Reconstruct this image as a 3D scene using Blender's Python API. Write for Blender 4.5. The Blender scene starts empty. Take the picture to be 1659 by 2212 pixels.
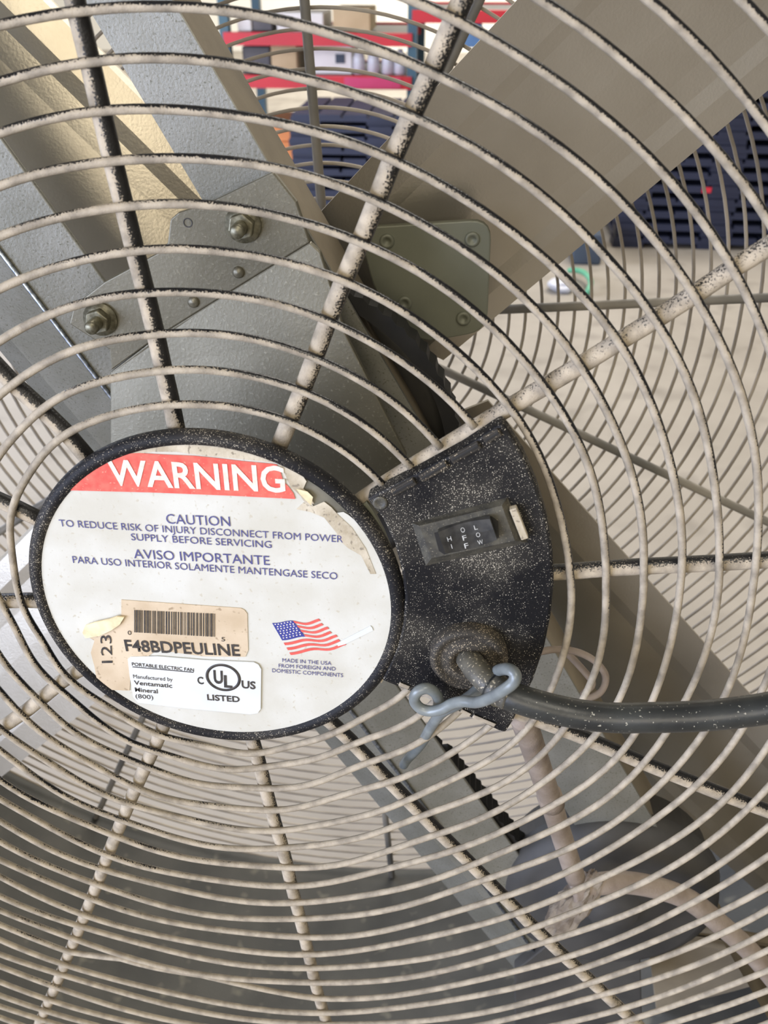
import bpy, bmesh, math, random
from mathutils import Vector, Matrix, noise
random.seed(4)
C = bpy.context.scene.collection
SC = bpy.context.scene

# ------------------------------------------------------------------ frames
# fan frame: x right, y up along the fan face, z out of the front guard, unit = radius of the name plate
UN = 0.075
HUB = 0.80
AL = math.radians(6.387)
RINGR=[1.0, 1.122, 1.289, 1.466, 1.653, 1.844, 2.033, 2.219, 2.401, 2.583, 2.768, 2.959, 3.155, 3.35, 3.546, 3.741, 3.935, 4.129, 4.322, 4.517]
RINGZ=[0.0, -0.037, -0.048, -0.053, -0.057, -0.06, -0.064, -0.067, -0.071, -0.075, -0.08, -0.086, -0.093, -0.101, -0.109, -0.119, -0.131, -0.143, -0.156, -0.167]
OFF={
0:[(0.006,-0.001),(0.006,-0.001),(0.006,-0.001),(0.006,-0.001),(0.006,-0.001),(0.013,-0.004),(0.015,-0.007),(0.013,-0.008),(0.012,-0.008),(0.013,-0.008),(0.013,-0.008),(0.013,-0.008),(0.013,-0.008),(0.013,-0.008),(0.013,-0.008),(0.013,-0.008),(0.013,-0.008),(0.013,-0.008),(0.013,-0.008)],
30:[(0.033,0.015),(0.033,0.015),(0.033,0.015),(0.033,0.015),(0.033,0.015),(0.028,0.01),(0.026,0.009),(0.027,0.01),(0.026,0.011),(0.03,0.01),(0.039,0.002),(0.039,0.002),(0.039,0.002),(0.039,0.002),(0.039,0.002),(0.039,0.002),(0.039,0.002),(0.039,0.002),(0.039,0.002)],
60:[(0.015,0.007),(0.017,0.009),(0.023,0.007),(0.033,0.007),(0.037,0.009),(0.036,0.008),(0.04,0.003),(0.047,-0.003),(0.045,-0.006),(0.038,-0.01),(0.038,-0.01),(0.038,-0.01),(0.038,-0.01),(0.038,-0.01),(0.038,-0.01),(0.038,-0.01),(0.038,-0.01),(0.038,-0.01),(0.038,-0.01)],
90:[(0.018,-0.011),(0.02,-0.01),(0.017,-0.008),(0.018,-0.008),(0.021,-0.011),(0.022,-0.012),(0.023,-0.01),(0.022,-0.006),(0.02,-0.004),(0.022,-0.01),(0.022,-0.01),(0.022,-0.01),(0.022,-0.01),(0.022,-0.01),(0.022,-0.01),(0.022,-0.01),(0.022,-0.01),(0.022,-0.01),(0.022,-0.01)],
120:[(0.018,0.016),(0.033,0.012),(0.053,0.008),(0.053,0.008),(0.053,0.008),(0.053,0.008),(0.053,0.008),(0.053,0.008),(0.053,0.008),(0.053,0.008),(0.053,0.008),(0.053,0.008),(0.053,0.008),(0.053,0.008),(0.053,0.008),(0.053,0.008),(0.053,0.008),(0.053,0.008),(0.053,0.008)],
150:[(-0.0,0.009),(-0.0,0.009),(-0.0,0.009),(-0.0,0.009),(-0.0,0.009),(-0.0,0.009),(-0.0,0.009),(-0.0,0.009),(-0.0,0.009),(-0.0,0.009),(-0.0,0.009),(-0.0,0.009),(-0.0,0.009),(-0.0,0.009),(-0.0,0.009),(-0.0,0.009),(-0.0,0.009),(-0.0,0.009),(-0.0,0.009)],
180:[(0.022,-0.01),(0.029,-0.056),(0.029,-0.056),(0.029,-0.056),(0.029,-0.056),(0.029,-0.056),(0.029,-0.056),(0.029,-0.056),(0.029,-0.056),(0.029,-0.056),(0.029,-0.056),(0.029,-0.056),(0.029,-0.056),(0.029,-0.056),(0.029,-0.056),(0.029,-0.056),(0.029,-0.056),(0.029,-0.056),(0.029,-0.056)],
210:[(-0.02,0.004),(-0.008,-0.016),(0.016,-0.021),(0.039,-0.021),(0.051,-0.026),(0.051,-0.026),(0.051,-0.026),(0.051,-0.026),(0.051,-0.026),(0.051,-0.026),(0.051,-0.026),(0.051,-0.026),(0.051,-0.026),(0.051,-0.026),(0.051,-0.026),(0.051,-0.026),(0.051,-0.026),(0.051,-0.026),(0.051,-0.026)],
240:[(0.006,0.024),(0.008,0.015),(0.005,0.015),(0.002,0.018),(0.001,0.012),(0.002,0.005),(0.004,0.007),(0.006,0.014),(0.01,0.022),(0.017,0.024),(0.021,0.021),(0.025,0.018),(0.027,0.009),(0.029,-0.002),(0.031,-0.011),(0.032,-0.02),(0.036,-0.02),(0.038,-0.009),(0.037,0.007)],
270:[(-0.03,0.028),(-0.031,0.013),(-0.032,0.014),(-0.032,0.018),(-0.03,0.015),(-0.024,0.014),(-0.022,0.014),(-0.027,0.013),(-0.029,0.017),(-0.029,0.024),(-0.03,0.032),(-0.035,0.033),(-0.04,0.028),(-0.046,0.025),(-0.049,0.027),(-0.049,0.033),(-0.049,0.033),(-0.049,0.033),(-0.049,0.033)],
300:[(-0.086,-0.012),(-0.088,-0.027),(-0.092,-0.035),(-0.097,-0.034),(-0.1,-0.039),(-0.102,-0.047),(-0.105,-0.055),(-0.104,-0.063),(-0.104,-0.066),(-0.105,-0.066),(-0.106,-0.067),(-0.108,-0.065),(-0.113,-0.062),(-0.113,-0.062),(-0.113,-0.062),(-0.113,-0.062),(-0.113,-0.062),(-0.113,-0.062),(-0.113,-0.062)],
330:[(-0.05,0.053),(-0.05,0.053),(-0.05,0.053),(-0.05,0.053),(-0.05,0.053),(-0.048,0.047),(-0.05,0.043),(-0.058,0.041),(-0.067,0.036),(-0.072,0.028),(-0.077,0.024),(-0.083,0.021),(-0.086,0.015),(-0.086,0.015),(-0.086,0.015),(-0.086,0.015),(-0.086,0.015),(-0.086,0.015),(-0.086,0.015)],
}
CR=[[0.989953, -0.110861, -0.087762], [0.049938, 0.854822, -0.516513], [0.132282, 0.506942, 0.85177]]
CT=[-0.88574, -0.46352, -4.92249]
FPX=2010.02

CX = Vector(CR[0]); CY = Vector(CR[1]); CZ = Vector(CR[2]); T = Vector(CT)
RM = Matrix((CX, CY, CZ))
CAMF = -(RM.transposed() @ T)          # camera position in the fan frame

def L(v):                               # direction fan -> world
    x, y, z = v
    return Vector((x*math.cos(AL)-y*math.sin(AL), -z, x*math.sin(AL)+y*math.cos(AL)))
def W(v):                               # point fan -> world
    return L(v)*UN + Vector((0, 0, HUB))
def ray(px, py):                        # view ray (fan frame) of a photo point
    return RM.transposed() @ Vector(((px-829.5)/FPX, -(py-1106)/FPX, -1))
def U(px, py, z):                       # photo point -> fan frame point on the plane at height z
    v = ray(px, py); t = (z-CAMF.z)/v.z
    return CAMF + v*t
def at(px, py, Y):                      # photo point -> world point on the plane Y (behind the fan)
    v = L(ray(px, py)); c = W(CAMF)
    t = (Y-c.y)/v.y
    return c+v*t

# ------------------------------------------------------------------ camera, world, lights, exposure
cam = bpy.data.objects.new('camera', bpy.data.cameras.new('camera')); C.objects.link(cam)
rot = Matrix((L(CX), L(CY), L(CZ))).transposed().to_4x4()
cam.matrix_world = Matrix.Translation(W(CAMF)) @ rot
cam.data.sensor_fit = 'HORIZONTAL'; cam.data.sensor_width = 36
cam.data.lens = FPX/1659*36
cam.data.clip_start = 0.02; cam.data.clip_end = 60
cam.data.dof.use_dof = True; cam.data.dof.focus_distance = 0.40; cam.data.dof.aperture_fstop = 26
SC.camera = cam
SC.view_settings.view_transform = 'Standard'; SC.view_settings.look = 'None'
SC.view_settings.gamma = 1; SC.view_settings.use_curve_mapping = False
SC.view_settings.exposure = -0.13

w = bpy.data.worlds.new('world'); SC.world = w; w.use_nodes = True
bg = w.node_tree.nodes['Background']; bg.inputs[0].default_value = (1.0, 0.94, 0.86, 1); bg.inputs[1].default_value = 0.33

def area(name, loc, target, size, power, color, sy=None):
    d = bpy.data.lights.new(name, 'AREA'); d.energy = power; d.color = color; d.size = size
    if sy: d.shape = 'RECTANGLE'; d.size_y = sy
    o = bpy.data.objects.new(name, d); C.objects.link(o); o.location = loc
    o.rotation_euler = (Vector(target)-Vector(loc)).to_track_quat('-Z', 'Y').to_euler()
    return o
# cool daylight from a bay door low on the left behind the photographer
area('bay_door_light', (-3.0, -2.6, 0.9), (-0.2, 0.1, 0.4), 3.4, 330, (0.64, 0.73, 1.0), 2.0)
area('rear_floor_fill', (-3.0, 2.6, 1.5), (-1.0, 1.5, 0), 1.6, 130, (0.70, 0.79, 1.0))  # unseen cool lamp added to brighten the floor at the rear left
# warm high bay lamps, followed by two added fill lamps
area('high_bay_light', (1.2, -2.6, 4.4), (0.1, 0, 0.7), 1.3, 80, (1.0, 0.92, 0.78))
area('rear_bay_light', (1.5, 4.0, 5.0), (1.2, 2.8, 0), 4.0, 370, (1.0, 0.94, 0.86))
area('back_wall_fill', (0.3, 8.0, 4.5), (0.3, 11.5, 1.5), 3.0, 600, (1.0, 0.97, 0.92))  # unseen lamp added to whiten the back wall
area('blade_glint_fill', (-0.27, -3.1, 1.87), (-0.1, 0.2, 0.95), 1.3, 40, (1.0, 0.88, 0.68))  # unseen warm lamp added for the upper left blade to reflect

# ------------------------------------------------------------------ materials
def rgb(r, g, b):                       # 8 bit sRGB -> linear
    f = lambda c: ((c/255+0.055)/1.055)**2.4 if c > 10 else c/255/12.92
    return (f(r), f(g), f(b), 1)
def newmat(name):
    m = bpy.data.materials.new(name); m.use_nodes = True
    nt = m.node_tree; return m, nt, nt.nodes['Principled BSDF']
def N(nt, t, **k):
    n = nt.nodes.new(t)
    for a, b in k.items(): setattr(n, a, b)
    return n
def tex(nt, kind, scale, detail=3, stretch=None):
    tc = N(nt, 'ShaderNodeTexCoord'); src = tc.outputs['Object']
    if stretch:
        mp = N(nt, 'ShaderNodeMapping'); mp.inputs['Scale'].default_value = stretch
        nt.links.new(src, mp.inputs[0]); src = mp.outputs[0]
    n = N(nt, kind); n.inputs['Scale'].default_value = scale
    if 'Detail' in n.inputs: n.inputs['Detail'].default_value = detail
    nt.links.new(src, n.inputs['Vector']); return n
def ramp(nt, src, stops):
    r = N(nt, 'ShaderNodeValToRGB'); e = r.color_ramp.elements
    while len(e) < len(stops): e.new(0.5)
    for i, (p, c) in enumerate(stops):
        e[i].position = p; e[i].color = c if len(c) == 4 else (*c, 1)
    nt.links.new(src, r.inputs[0]); return r
def mixc(nt, fac, a, b):
    m = N(nt, 'ShaderNodeMix', data_type='RGBA')
    for k, v in ((0, fac), (6, a), (7, b)):
        if hasattr(v, 'links'): nt.links.new(v, m.inputs[k])
        else: m.inputs[k].default_value = v
    return m.outputs[2]
BW = lambda a, b: [(a, (0, 0, 0, 1)), (b, (1, 1, 1, 1))]
def plain(name, a, b=None, scale=60, rough=0.6, metal=0.0, speck=None, bump=0.0, stretch=None, spec=0.5, sscale=900, st=(0.62, 0.68)):
    m, nt, p = newmat(name)
    if b is None: b = tuple(c*0.85 for c in a[:3])+(1,)
    n = tex(nt, 'ShaderNodeTexNoise', scale, 5, stretch)
    col = mixc(nt, ramp(nt, n.outputs['Fac'], BW(0.35, 0.65)).outputs[0], a, b)
    if speck:
        s = tex(nt, 'ShaderNodeTexNoise', sscale, 1)
        col = mixc(nt, ramp(nt, s.outputs['Fac'], BW(*st)).outputs[0], col, speck)
    nt.links.new(col, p.inputs['Base Color'])
    p.inputs['Roughness'].default_value = rough; p.inputs['Metallic'].default_value = metal
    p.inputs['Specular IOR Level'].default_value = spec
    if bump:
        bn = N(nt, 'ShaderNodeBump'); bn.inputs['Strength'].default_value = bump; bn.inputs['Distance'].default_value = 0.0006
        s2 = tex(nt, 'ShaderNodeTexNoise', 700, 2); nt.links.new(s2.outputs['Fac'], bn.inputs['Height'])
        nt.links.new(bn.outputs[0], p.inputs['Normal'])
    return m
def dusty(name, dust, dark, thr=0.45, amp=0.9, nscale=45, ddir=(0.60, -0.05, 0.80), rough=0.62):
    """black paint that kept its gloss on the side turned away from the air stream, tan dust everywhere else"""
    m, nt, p = newmat(name)
    g = N(nt, 'ShaderNodeNewGeometry')
    d = N(nt, 'ShaderNodeVectorMath', operation='DOT_PRODUCT'); d.inputs[1].default_value = ddir
    nt.links.new(g.outputs['Normal'], d.inputs[0])
    n = tex(nt, 'ShaderNodeTexNoise', nscale, 4); f = tex(nt, 'ShaderNodeTexNoise', 1500, 1)
    ma = N(nt, 'ShaderNodeMath', operation='MULTIPLY_ADD'); ma.inputs[1].default_value = amp; ma.inputs[2].default_value = -amp/2
    nt.links.new(n.outputs['Fac'], ma.inputs[0])
    mb = N(nt, 'ShaderNodeMath', operation='ADD'); nt.links.new(d.outputs['Value'], mb.inputs[0]); nt.links.new(ma.outputs[0], mb.inputs[1])
    mc = N(nt, 'ShaderNodeMath', operation='MULTIPLY_ADD'); mc.inputs[1].default_value = 0.9; mc.inputs[2].default_value = -0.45
    nt.links.new(f.outputs['Fac'], mc.inputs[0])
    md = N(nt, 'ShaderNodeMath', operation='ADD'); nt.links.new(mb.outputs[0], md.inputs[0]); nt.links.new(mc.outputs[0], md.inputs[1])
    # the dust lies thicker low on the guard, where less air scrubs it off
    sp = N(nt, 'ShaderNodeSeparateXYZ'); tco = N(nt, 'ShaderNodeTexCoord'); nt.links.new(tco.outputs['Object'], sp.inputs[0])
    hz = N(nt, 'ShaderNodeMapRange'); hz.inputs[1].default_value = HUB-0.30; hz.inputs[2].default_value = HUB+0.22
    hz.inputs[3].default_value = -0.85; hz.inputs[4].default_value = 0.10; nt.links.new(sp.outputs['Z'], hz.inputs[0])
    me_ = N(nt, 'ShaderNodeMath', operation='ADD'); nt.links.new(md.outputs[0], me_.inputs[0]); nt.links.new(hz.outputs[0], me_.inputs[1])
    fac = ramp(nt, me_.outputs[0], BW(thr, thr+0.16)).outputs[0]
    n2 = tex(nt, 'ShaderNodeTexNoise', 160, 4)
    dc = mixc(nt, ramp(nt, n2.outputs['Fac'], BW(0.38, 0.66)).outputs[0], dust, tuple(c*0.58 for c in dust[:3])+(1,))
    nt.links.new(mixc(nt, fac, dc, dark), p.inputs['Base Color'])
    r = N(nt, 'ShaderNodeMapRange'); r.inputs[3].default_value = rough+0.2; r.inputs[4].default_value = rough-0.22
    nt.links.new(fac, r.inputs[0]); nt.links.new(r.outputs[0], p.inputs['Roughness'])
    bn = N(nt, 'ShaderNodeBump'); bn.inputs['Strength'].default_value = 0.35; bn.inputs['Distance'].default_value = 0.0004
    nt.links.new(f.outputs['Fac'], bn.inputs['Height']); nt.links.new(bn.outputs[0], p.inputs['Normal'])
    return m
def speckled(name, base, speck, dens=0.5, sscale=1100, patch=22):
    """black moulded plastic sprinkled with pale dust grains, denser in patches"""
    m, nt, p = newmat(name)
    big = tex(nt, 'ShaderNodeTexNoise', patch, 4); fine = tex(nt, 'ShaderNodeTexNoise', sscale, 0.0); mid = tex(nt, 'ShaderNodeTexNoise', sscale*0.28, 3)
    a = N(nt, 'ShaderNodeMath', operation='MULTIPLY_ADD'); a.inputs[1].default_value = 0.38
    nt.links.new(big.outputs['Fac'], a.inputs[0]); nt.links.new(fine.outputs['Fac'], a.inputs[2])
    b = N(nt, 'ShaderNodeMath', operation='MULTIPLY_ADD'); b.inputs[1].default_value = 0.45
    nt.links.new(mid.outputs['Fac'], b.inputs[0]); nt.links.new(a.outputs[0], b.inputs[2])
    lo = 1.22-0.25*dens
    fac = ramp(nt, N_div(nt, b.outputs[0], 2.0), BW(lo/2, lo/2+0.055)).outputs[0]
    haze = ramp(nt, big.outputs['Fac'], BW(0.42, 0.8)).outputs[0]
    hz = mixc(nt, haze, base, tuple(0.90*x+0.10*y for x, y in zip(base[:3], speck[:3]))+(1,))
    nt.links.new(mixc(nt, fac, hz, speck), p.inputs['Base Color'])
    p.inputs['Roughness'].default_value = 0.6; p.inputs['Specular IOR Level'].default_value = 0.22
    return m
def N_div(nt, src, v):
    n = N(nt, 'ShaderNodeMath', operation='DIVIDE'); n.inputs[1].default_value = v
    nt.links.new(src, n.inputs[0]); return n.outputs[0]

TAN = rgb(196, 180, 152)
M = {}
M['wire'] = dusty('dusty_black_wire', rgb(172, 160, 139), rgb(18, 18, 20), 0.34, 1.25, 34, (0.68, 0.0, 0.73), 0.5)
M['spoke'] = dusty('dusty_spoke_rod', rgb(182, 169, 147), rgb(30, 29, 28), 0.06, 0.35, 60, (0.70, 0.0, 0.71))
M['rearwire'] = plain('rear_wire', rgb(176, 166, 150), rgb(140, 132, 120), 25, 0.7)
M['rearspoke'] = plain('rear_spoke', rgb(158, 152, 140), rgb(104, 102, 96), 14, 0.6)
M['galv'] = plain('galvanised_sheet', rgb(148, 147, 138), rgb(128, 127, 116), 30, 0.42, 0.42, rgb(110, 108, 94), 0.2, sscale=900, st=(0.6, 0.75))
M['plate'] = plain('bearing_plate_metal', rgb(128, 124, 108), rgb(106, 102, 86), 14, 0.42, 0.5, rgb(142, 138, 120), 0.15, sscale=700, st=(0.62, 0.8))
M['tanflange'] = plain('dusty_flange', rgb(142, 130, 108), rgb(118, 108, 90), 20, 0.7, 0.0, bump=0.2)
M['blade'] = plain('dusty_blade', rgb(190, 184, 170), rgb(174, 167, 152), 12, 0.33, 0.75, bump=0.15, sscale=300)
M['bladeplate'] = plain('blade_plate', rgb(126, 128, 112), rgb(112, 114, 98), 20, 0.5, 0.3)
M['drum'] = plain('drum_sheet', rgb(84, 83, 78), rgb(66, 66, 63), 18, 0.55, 0.3, rgb(112, 109, 98), 0.2, sscale=70, st=(0.66, 0.8))
M['glint'] = plain('ridge_glint_metal', rgb(190, 200, 214), rgb(120, 126, 134), 500, 0.3, 0.8)  # bluish white metal, imitates the highlight on the channel ridge
M['bolt'] = plain('bolt_zinc', rgb(150, 146, 124), rgb(104, 100, 82), 400, 0.4, 0.6)
M['black'] = plain('black_rubber', rgb(18, 18, 18), rgb(30, 29, 27), 80, 0.6)
M['motor'] = plain('motor_paint', rgb(76, 74, 70), rgb(58, 57, 55), 30, 0.6)
M['conduit'] = plain('dusty_conduit', rgb(164, 150, 136), rgb(138, 124, 110), 60, 0.75, bump=0.4)
M['wrap'] = plain('ragged_wrap', rgb(150, 138, 120), rgb(112, 100, 86), 120, 0.9, bump=0.5)
M['housing'] = speckled('speckled_black_plastic', rgb(15, 15, 17), rgb(180, 172, 154), 0.52, 2300, 34)
M['rim'] = speckled('speckled_black_rim', rgb(22, 22, 24), rgb(150, 142, 126), 0.50, 2300, 34)
M['bezel'] = plain('dusty_bezel', rgb(56, 55, 50), rgb(84, 81, 70), 220, 0.55, 0, rgb(120, 114, 98), 0.2, sscale=1500, st=(0.66, 0.72))
M['grommet'] = speckled('dusty_grommet', rgb(52, 49, 44), rgb(168, 154, 130), 0.60, 2300, 60)
M['rocker'] = plain('rocker_black', rgb(34, 34, 33), rgb(58, 57, 53), 300, 0.45)
M['cord'] = plain('rubber_cord', rgb(30, 32, 31), rgb(48, 50, 47), 60, 0.38, 0, rgb(150, 146, 130), 0.1, sscale=1000, st=(0.70, 0.73))
M['cordold'] = plain('dusty_cord', rgb(96, 92, 80), rgb(60, 59, 53), 90, 0.5, 0, rgb(170, 160, 136), 0.2, sscale=1000, st=(0.62, 0.7))
M['tie'] = plain('grey_wire', rgb(128, 134, 132), rgb(106, 112, 112), 120, 0.35, 0.1)
M['label'] = plain('label_paper', rgb(204, 203, 193), rgb(192, 189, 175), 40, 0.6, 0, rgb(186, 180, 162), 0.1, sscale=500, st=(0.66, 0.74))
M['oldpaper'] = plain('torn_paper', rgb(200, 190, 168), rgb(168, 156, 132), 120, 0.85, 0, rgb(140, 130, 112), 0.4, sscale=500)
M['pan'] = plain('bare_plate', rgb(120, 116, 100), rgb(86, 83, 72), 90, 0.6, 0.2)
M['sticker'] = plain('aged_sticker', rgb(208, 190, 162), rgb(188, 168, 138), 60, 0.7, 0, rgb(160, 140, 112), 0.1, sscale=400, st=(0.64, 0.74))
M['fold'] = plain('curled_paper', rgb(236, 222, 182), rgb(206, 190, 150), 200, 0.8)
M['white'] = plain('white_sticker', rgb(214, 217, 216), rgb(206, 209, 207), 60, 0.5)
M['red'] = plain('red_print', rgb(214, 82, 70), rgb(222, 104, 88), 300, 0.6, 0, rgb(236, 140, 120), 0, sscale=900, st=(0.66, 0.74))
M['flagred'] = plain('flag_red', rgb(206, 84, 74), rgb(214, 98, 88), 300, 0.6)
M['navy'] = plain('navy_print', rgb(62, 62, 116), rgb(84, 84, 130), 400, 0.6)
M['flagblue'] = plain('flag_blue', rgb(48, 54, 128), rgb(62, 68, 140), 400, 0.6)
M['ink'] = plain('black_print', rgb(44, 42, 40), rgb(66, 60, 54), 400, 0.6)
M['whiteprint'] = plain('white_print', rgb(226, 222, 208), rgb(210, 200, 184), 500, 0.6)
M['paleprint'] = plain('pale_print', rgb(196, 196, 190), rgb(160, 160, 154), 500, 0.6)
M['floor'] = plain('concrete_floor', rgb(166, 158, 146), rgb(150, 142, 130), 3, 0.7, 0, rgb(134, 127, 116), 0, sscale=9, st=(0.56, 0.8))
M['wall'] = plain('warehouse_wall', rgb(238, 234, 222), rgb(228, 224, 212), 1, 0.8)
M['beam'] = plain('red_beam', rgb(206, 34, 44), rgb(190, 26, 38), 3, 0.45)
M['pinkbeam'] = plain('pink_red_beam', rgb(206, 60, 110), rgb(190, 50, 90), 3, 0.45)
M['upright'] = plain('blue_green_upright', rgb(70, 104, 116), rgb(60, 92, 108), 3, 0.5)
M['pallet'] = plain('navy_plastic', rgb(36, 42, 66), rgb(28, 33, 54), 4, 0.55)
M['carton'] = plain('orange_carton', rgb(226, 150, 98), rgb(206, 130, 80), 6, 0.8)
M['cartontan'] = plain('tan_carton', rgb(206, 184, 146), rgb(190, 168, 130), 6, 0.8)
M['bluebin'] = plain('blue_bin', rgb(110, 150, 190), rgb(90, 130, 176), 6, 0.5)
M['greybin'] = plain('grey_bin', rgb(92, 88, 88), rgb(70, 68, 70), 6, 0.5)
M['whitebin'] = plain('white_bin', rgb(232, 230, 226), rgb(222, 220, 214), 6, 0.5)
M['tagred'] = plain('red_tag', rgb(214, 44, 62), rgb(200, 34, 54), 20, 0.6)
M['strap'] = plain('green_strap', rgb(110, 176, 140), rgb(90, 160, 124), 20, 0.5)
M['clear'] = plain('pale_jug', rgb(206, 206, 210), rgb(178, 180, 188), 20, 0.3)
M['deckblue'] = plain('slate_crate', rgb(66, 78, 92), rgb(56, 66, 80), 6, 0.6)

# ------------------------------------------------------------------ builders
def obj(name, verts, faces, m, parent=None, smooth=False, label=None):
    me = bpy.data.meshes.new(name); me.from_pydata([tuple(v) for v in verts], [], faces)
    bm = bmesh.new(); bm.from_mesh(me); bmesh.ops.recalc_face_normals(bm, faces=bm.faces); bm.to_mesh(me); bm.free()
    me.materials.append(m)
    if smooth:
        me.polygons.foreach_set('use_smooth', [True]*len(me.polygons))
    o = bpy.data.objects.new(name, me); C.objects.link(o)
    if parent: o.parent = parent
    if label: o['label'] = label
    return o
def thing(name, label, cat, group=None, loc=(0, 0, 0)):
    o = bpy.data.objects.new(name, None); C.objects.link(o); o.location = loc
    o['label'] = label; o['category'] = cat
    if group: o['group'] = group
    o.empty_display_size = 0.05
    return o
def tube_geo(P, r, closed=False, seg=8):
    """P world points, r radius or list of radii"""
    n = len(P); R = r if isinstance(r, (list, tuple)) else [r]*n
    V = []; F = []; prev = None
    for i in range(n):
        a = P[(i-1) % n] if (closed or i > 0) else P[i]
        b = P[(i+1) % n] if (closed or i < n-1) else P[i]
        t = (b-a).normalized()
        if prev is None:
            up = Vector((0, 1, 0)) if abs(t.y) < 0.9 else Vector((1, 0, 0))
            nn = (up-t*up.dot(t)).normalized()
        else: nn = (prev-t*prev.dot(t)).normalized()
        prev = nn; bb = t.cross(nn)
        for k in range(seg):
            an = 2*math.pi*k/seg
            V.append(P[i]+(nn*math.cos(an)+bb*math.sin(an))*R[i])
    m = n if closed else n-1
    for i in range(m):
        for k in range(seg):
            j = (i+1) % n; l = (k+1) % seg
            F.append((i*seg+k, i*seg+l, j*seg+l, j*seg+k))
    if not closed:
        F.append(tuple(range(seg))); F.append(tuple((n-1)*seg+k for k in range(seg)))
    return V, F
def tube(name, P, r, m, parent=None, closed=False, seg=8, label=None):
    V, F = tube_geo([Vector(p) for p in P], r, closed, seg)
    return obj(name, V, F, m, parent, True, label)
def spline(P, n=8):                     # Catmull-Rom through the points
    P = [Vector(p) for p in P]; out = []
    for i in range(len(P)-1):
        p0 = P[max(i-1, 0)]; p1 = P[i]; p2 = P[i+1]; p3 = P[min(i+2, len(P)-1)]
        for k in range(n):
            t = k/n
            out.append(0.5*((2*p1)+(p2-p0)*t+(2*p0-5*p1+4*p2-p3)*t*t+(3*p1-p0-3*p2+p3)*t**3))
    out.append(P[-1]); return out
def slab_geo(poly, th, direction=(0, 0, -1)):
    """polygon of fan frame points thickened by th units"""
    d = Vector(direction)*th; n = len(poly)
    V = [W(Vector(p)) for p in poly]+[W(Vector(p)+d) for p in poly]
    F = [tuple(range(n)), tuple(range(2*n-1, n-1, -1))]+[(i, (i+1) % n, n+(i+1) % n, n+i) for i in range(n)]
    return V, F
def slab(name, poly, th, m, parent=None, direction=(0, 0, -1), label=None, bevel=0.0):
    V, F = slab_geo(poly, th, direction)
    o = obj(name, V, F, m, parent, False, label)
    if bevel:
        b = o.modifiers.new('bevel', 'BEVEL'); b.width = bevel; b.segments = 2; b.limit_method = 'ANGLE'
    return o
def join_geo(parts):
    V = []; F = []
    for v, f in parts:
        k = len(V); V += v; F += [tuple(i+k for i in q) for q in f]
    return V, F
def profile_sheet(name, lines, th, m, parent, label=None):
    """sheet through several fan frame polylines (same point count), thickened"""
    n = len(lines[0]); V = []; F = []
    for s in (0, -th):
        for ln in lines:
            for p in ln: V.append(W(Vector(p)+Vector((0, 0, s))))
    K = len(lines); o = K*n
    idx = lambda i, j, b=0: b*o+i*n+j
    for i in range(K-1):
        for j in range(n-1):
            F.append((idx(i, j), idx(i+1, j), idx(i+1, j+1), idx(i, j+1)))
            F.append((idx(i, j, 1), idx(i, j+1, 1), idx(i+1, j+1, 1), idx(i+1, j, 1)))
    for j in range(n-1):
        F.append((idx(0, j), idx(0, j+1), idx(0, j+1, 1), idx(0, j, 1)))
        F.append((idx(K-1, j), idx(K-1, j, 1), idx(K-1, j+1, 1), idx(K-1, j+1)))
    for i in range(K-1):
        F.append((idx(i, 0), idx(i, 0, 1), idx(i+1, 0, 1), idx(i+1, 0)))
        F.append((idx(i, n-1), idx(i+1, n-1), idx(i+1, n-1, 1), idx(i, n-1, 1)))
    return obj(name, V, F, m, parent, False, label)
def lathe_geo(prof, center=(0, 0), seg=96, tilt=None, closed=False):
    """profile (r, z) spun about the fan axis shifted to center (fan units)"""
    n = len(prof); V = []; F = []
    for k in range(seg):
        a = 2*math.pi*k/seg
        for r, z in prof: V.append(W((center[0]+r*math.cos(a), center[1]+r*math.sin(a), z)))
    for k in range(seg):
        l = (k+1) % seg
        for i in range(n if closed else n-1):
            j = (i+1) % n
            F.append((k*n+i, k*n+j, l*n+j, l*n+i))
    return V, F
def lathe(name, prof, m, parent, center=(0, 0), seg=96, label=None, smooth=True, closed=False):
    V, F = lathe_geo(prof, center, seg, None, closed)
    o = obj(name, V, F, m, parent, smooth, label)
    return o
def box_world(name, lo, hi, m, parent=None, label=None):
    x0, y0, z0 = lo; x1, y1, z1 = hi
    V = [(x, y, z) for x in (x0, x1) for y in (y0, y1) for z in (z0, z1)]
    F = [(0, 1, 3, 2), (4, 6, 7, 5), (0, 4, 5, 1), (2, 3, 7, 6), (0, 2, 6, 4), (1, 5, 7, 3)]
    return obj(name, V, F, m, parent, False, label)

# ------------------------------------------------------------------ the setting
def structure(o): o['kind'] = 'structure'; return o
FX0, FX1, FY0, FY1 = -7, 9, -6.0, 11.5
structure(box_world('floor', (FX0, FY0, -0.1), (FX1, FY1, 0), M['floor']))
structure(box_world('wall_back', (FX0, FY1, 0), (FX1, FY1+0.15, 6.5), M['wall']))

# ------------------------------------------------------------------ the fan
fan = thing('drum_fan', 'large dusty belt-driven drum fan with wire guard and round warning label, filling the picture', 'fan')

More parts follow.
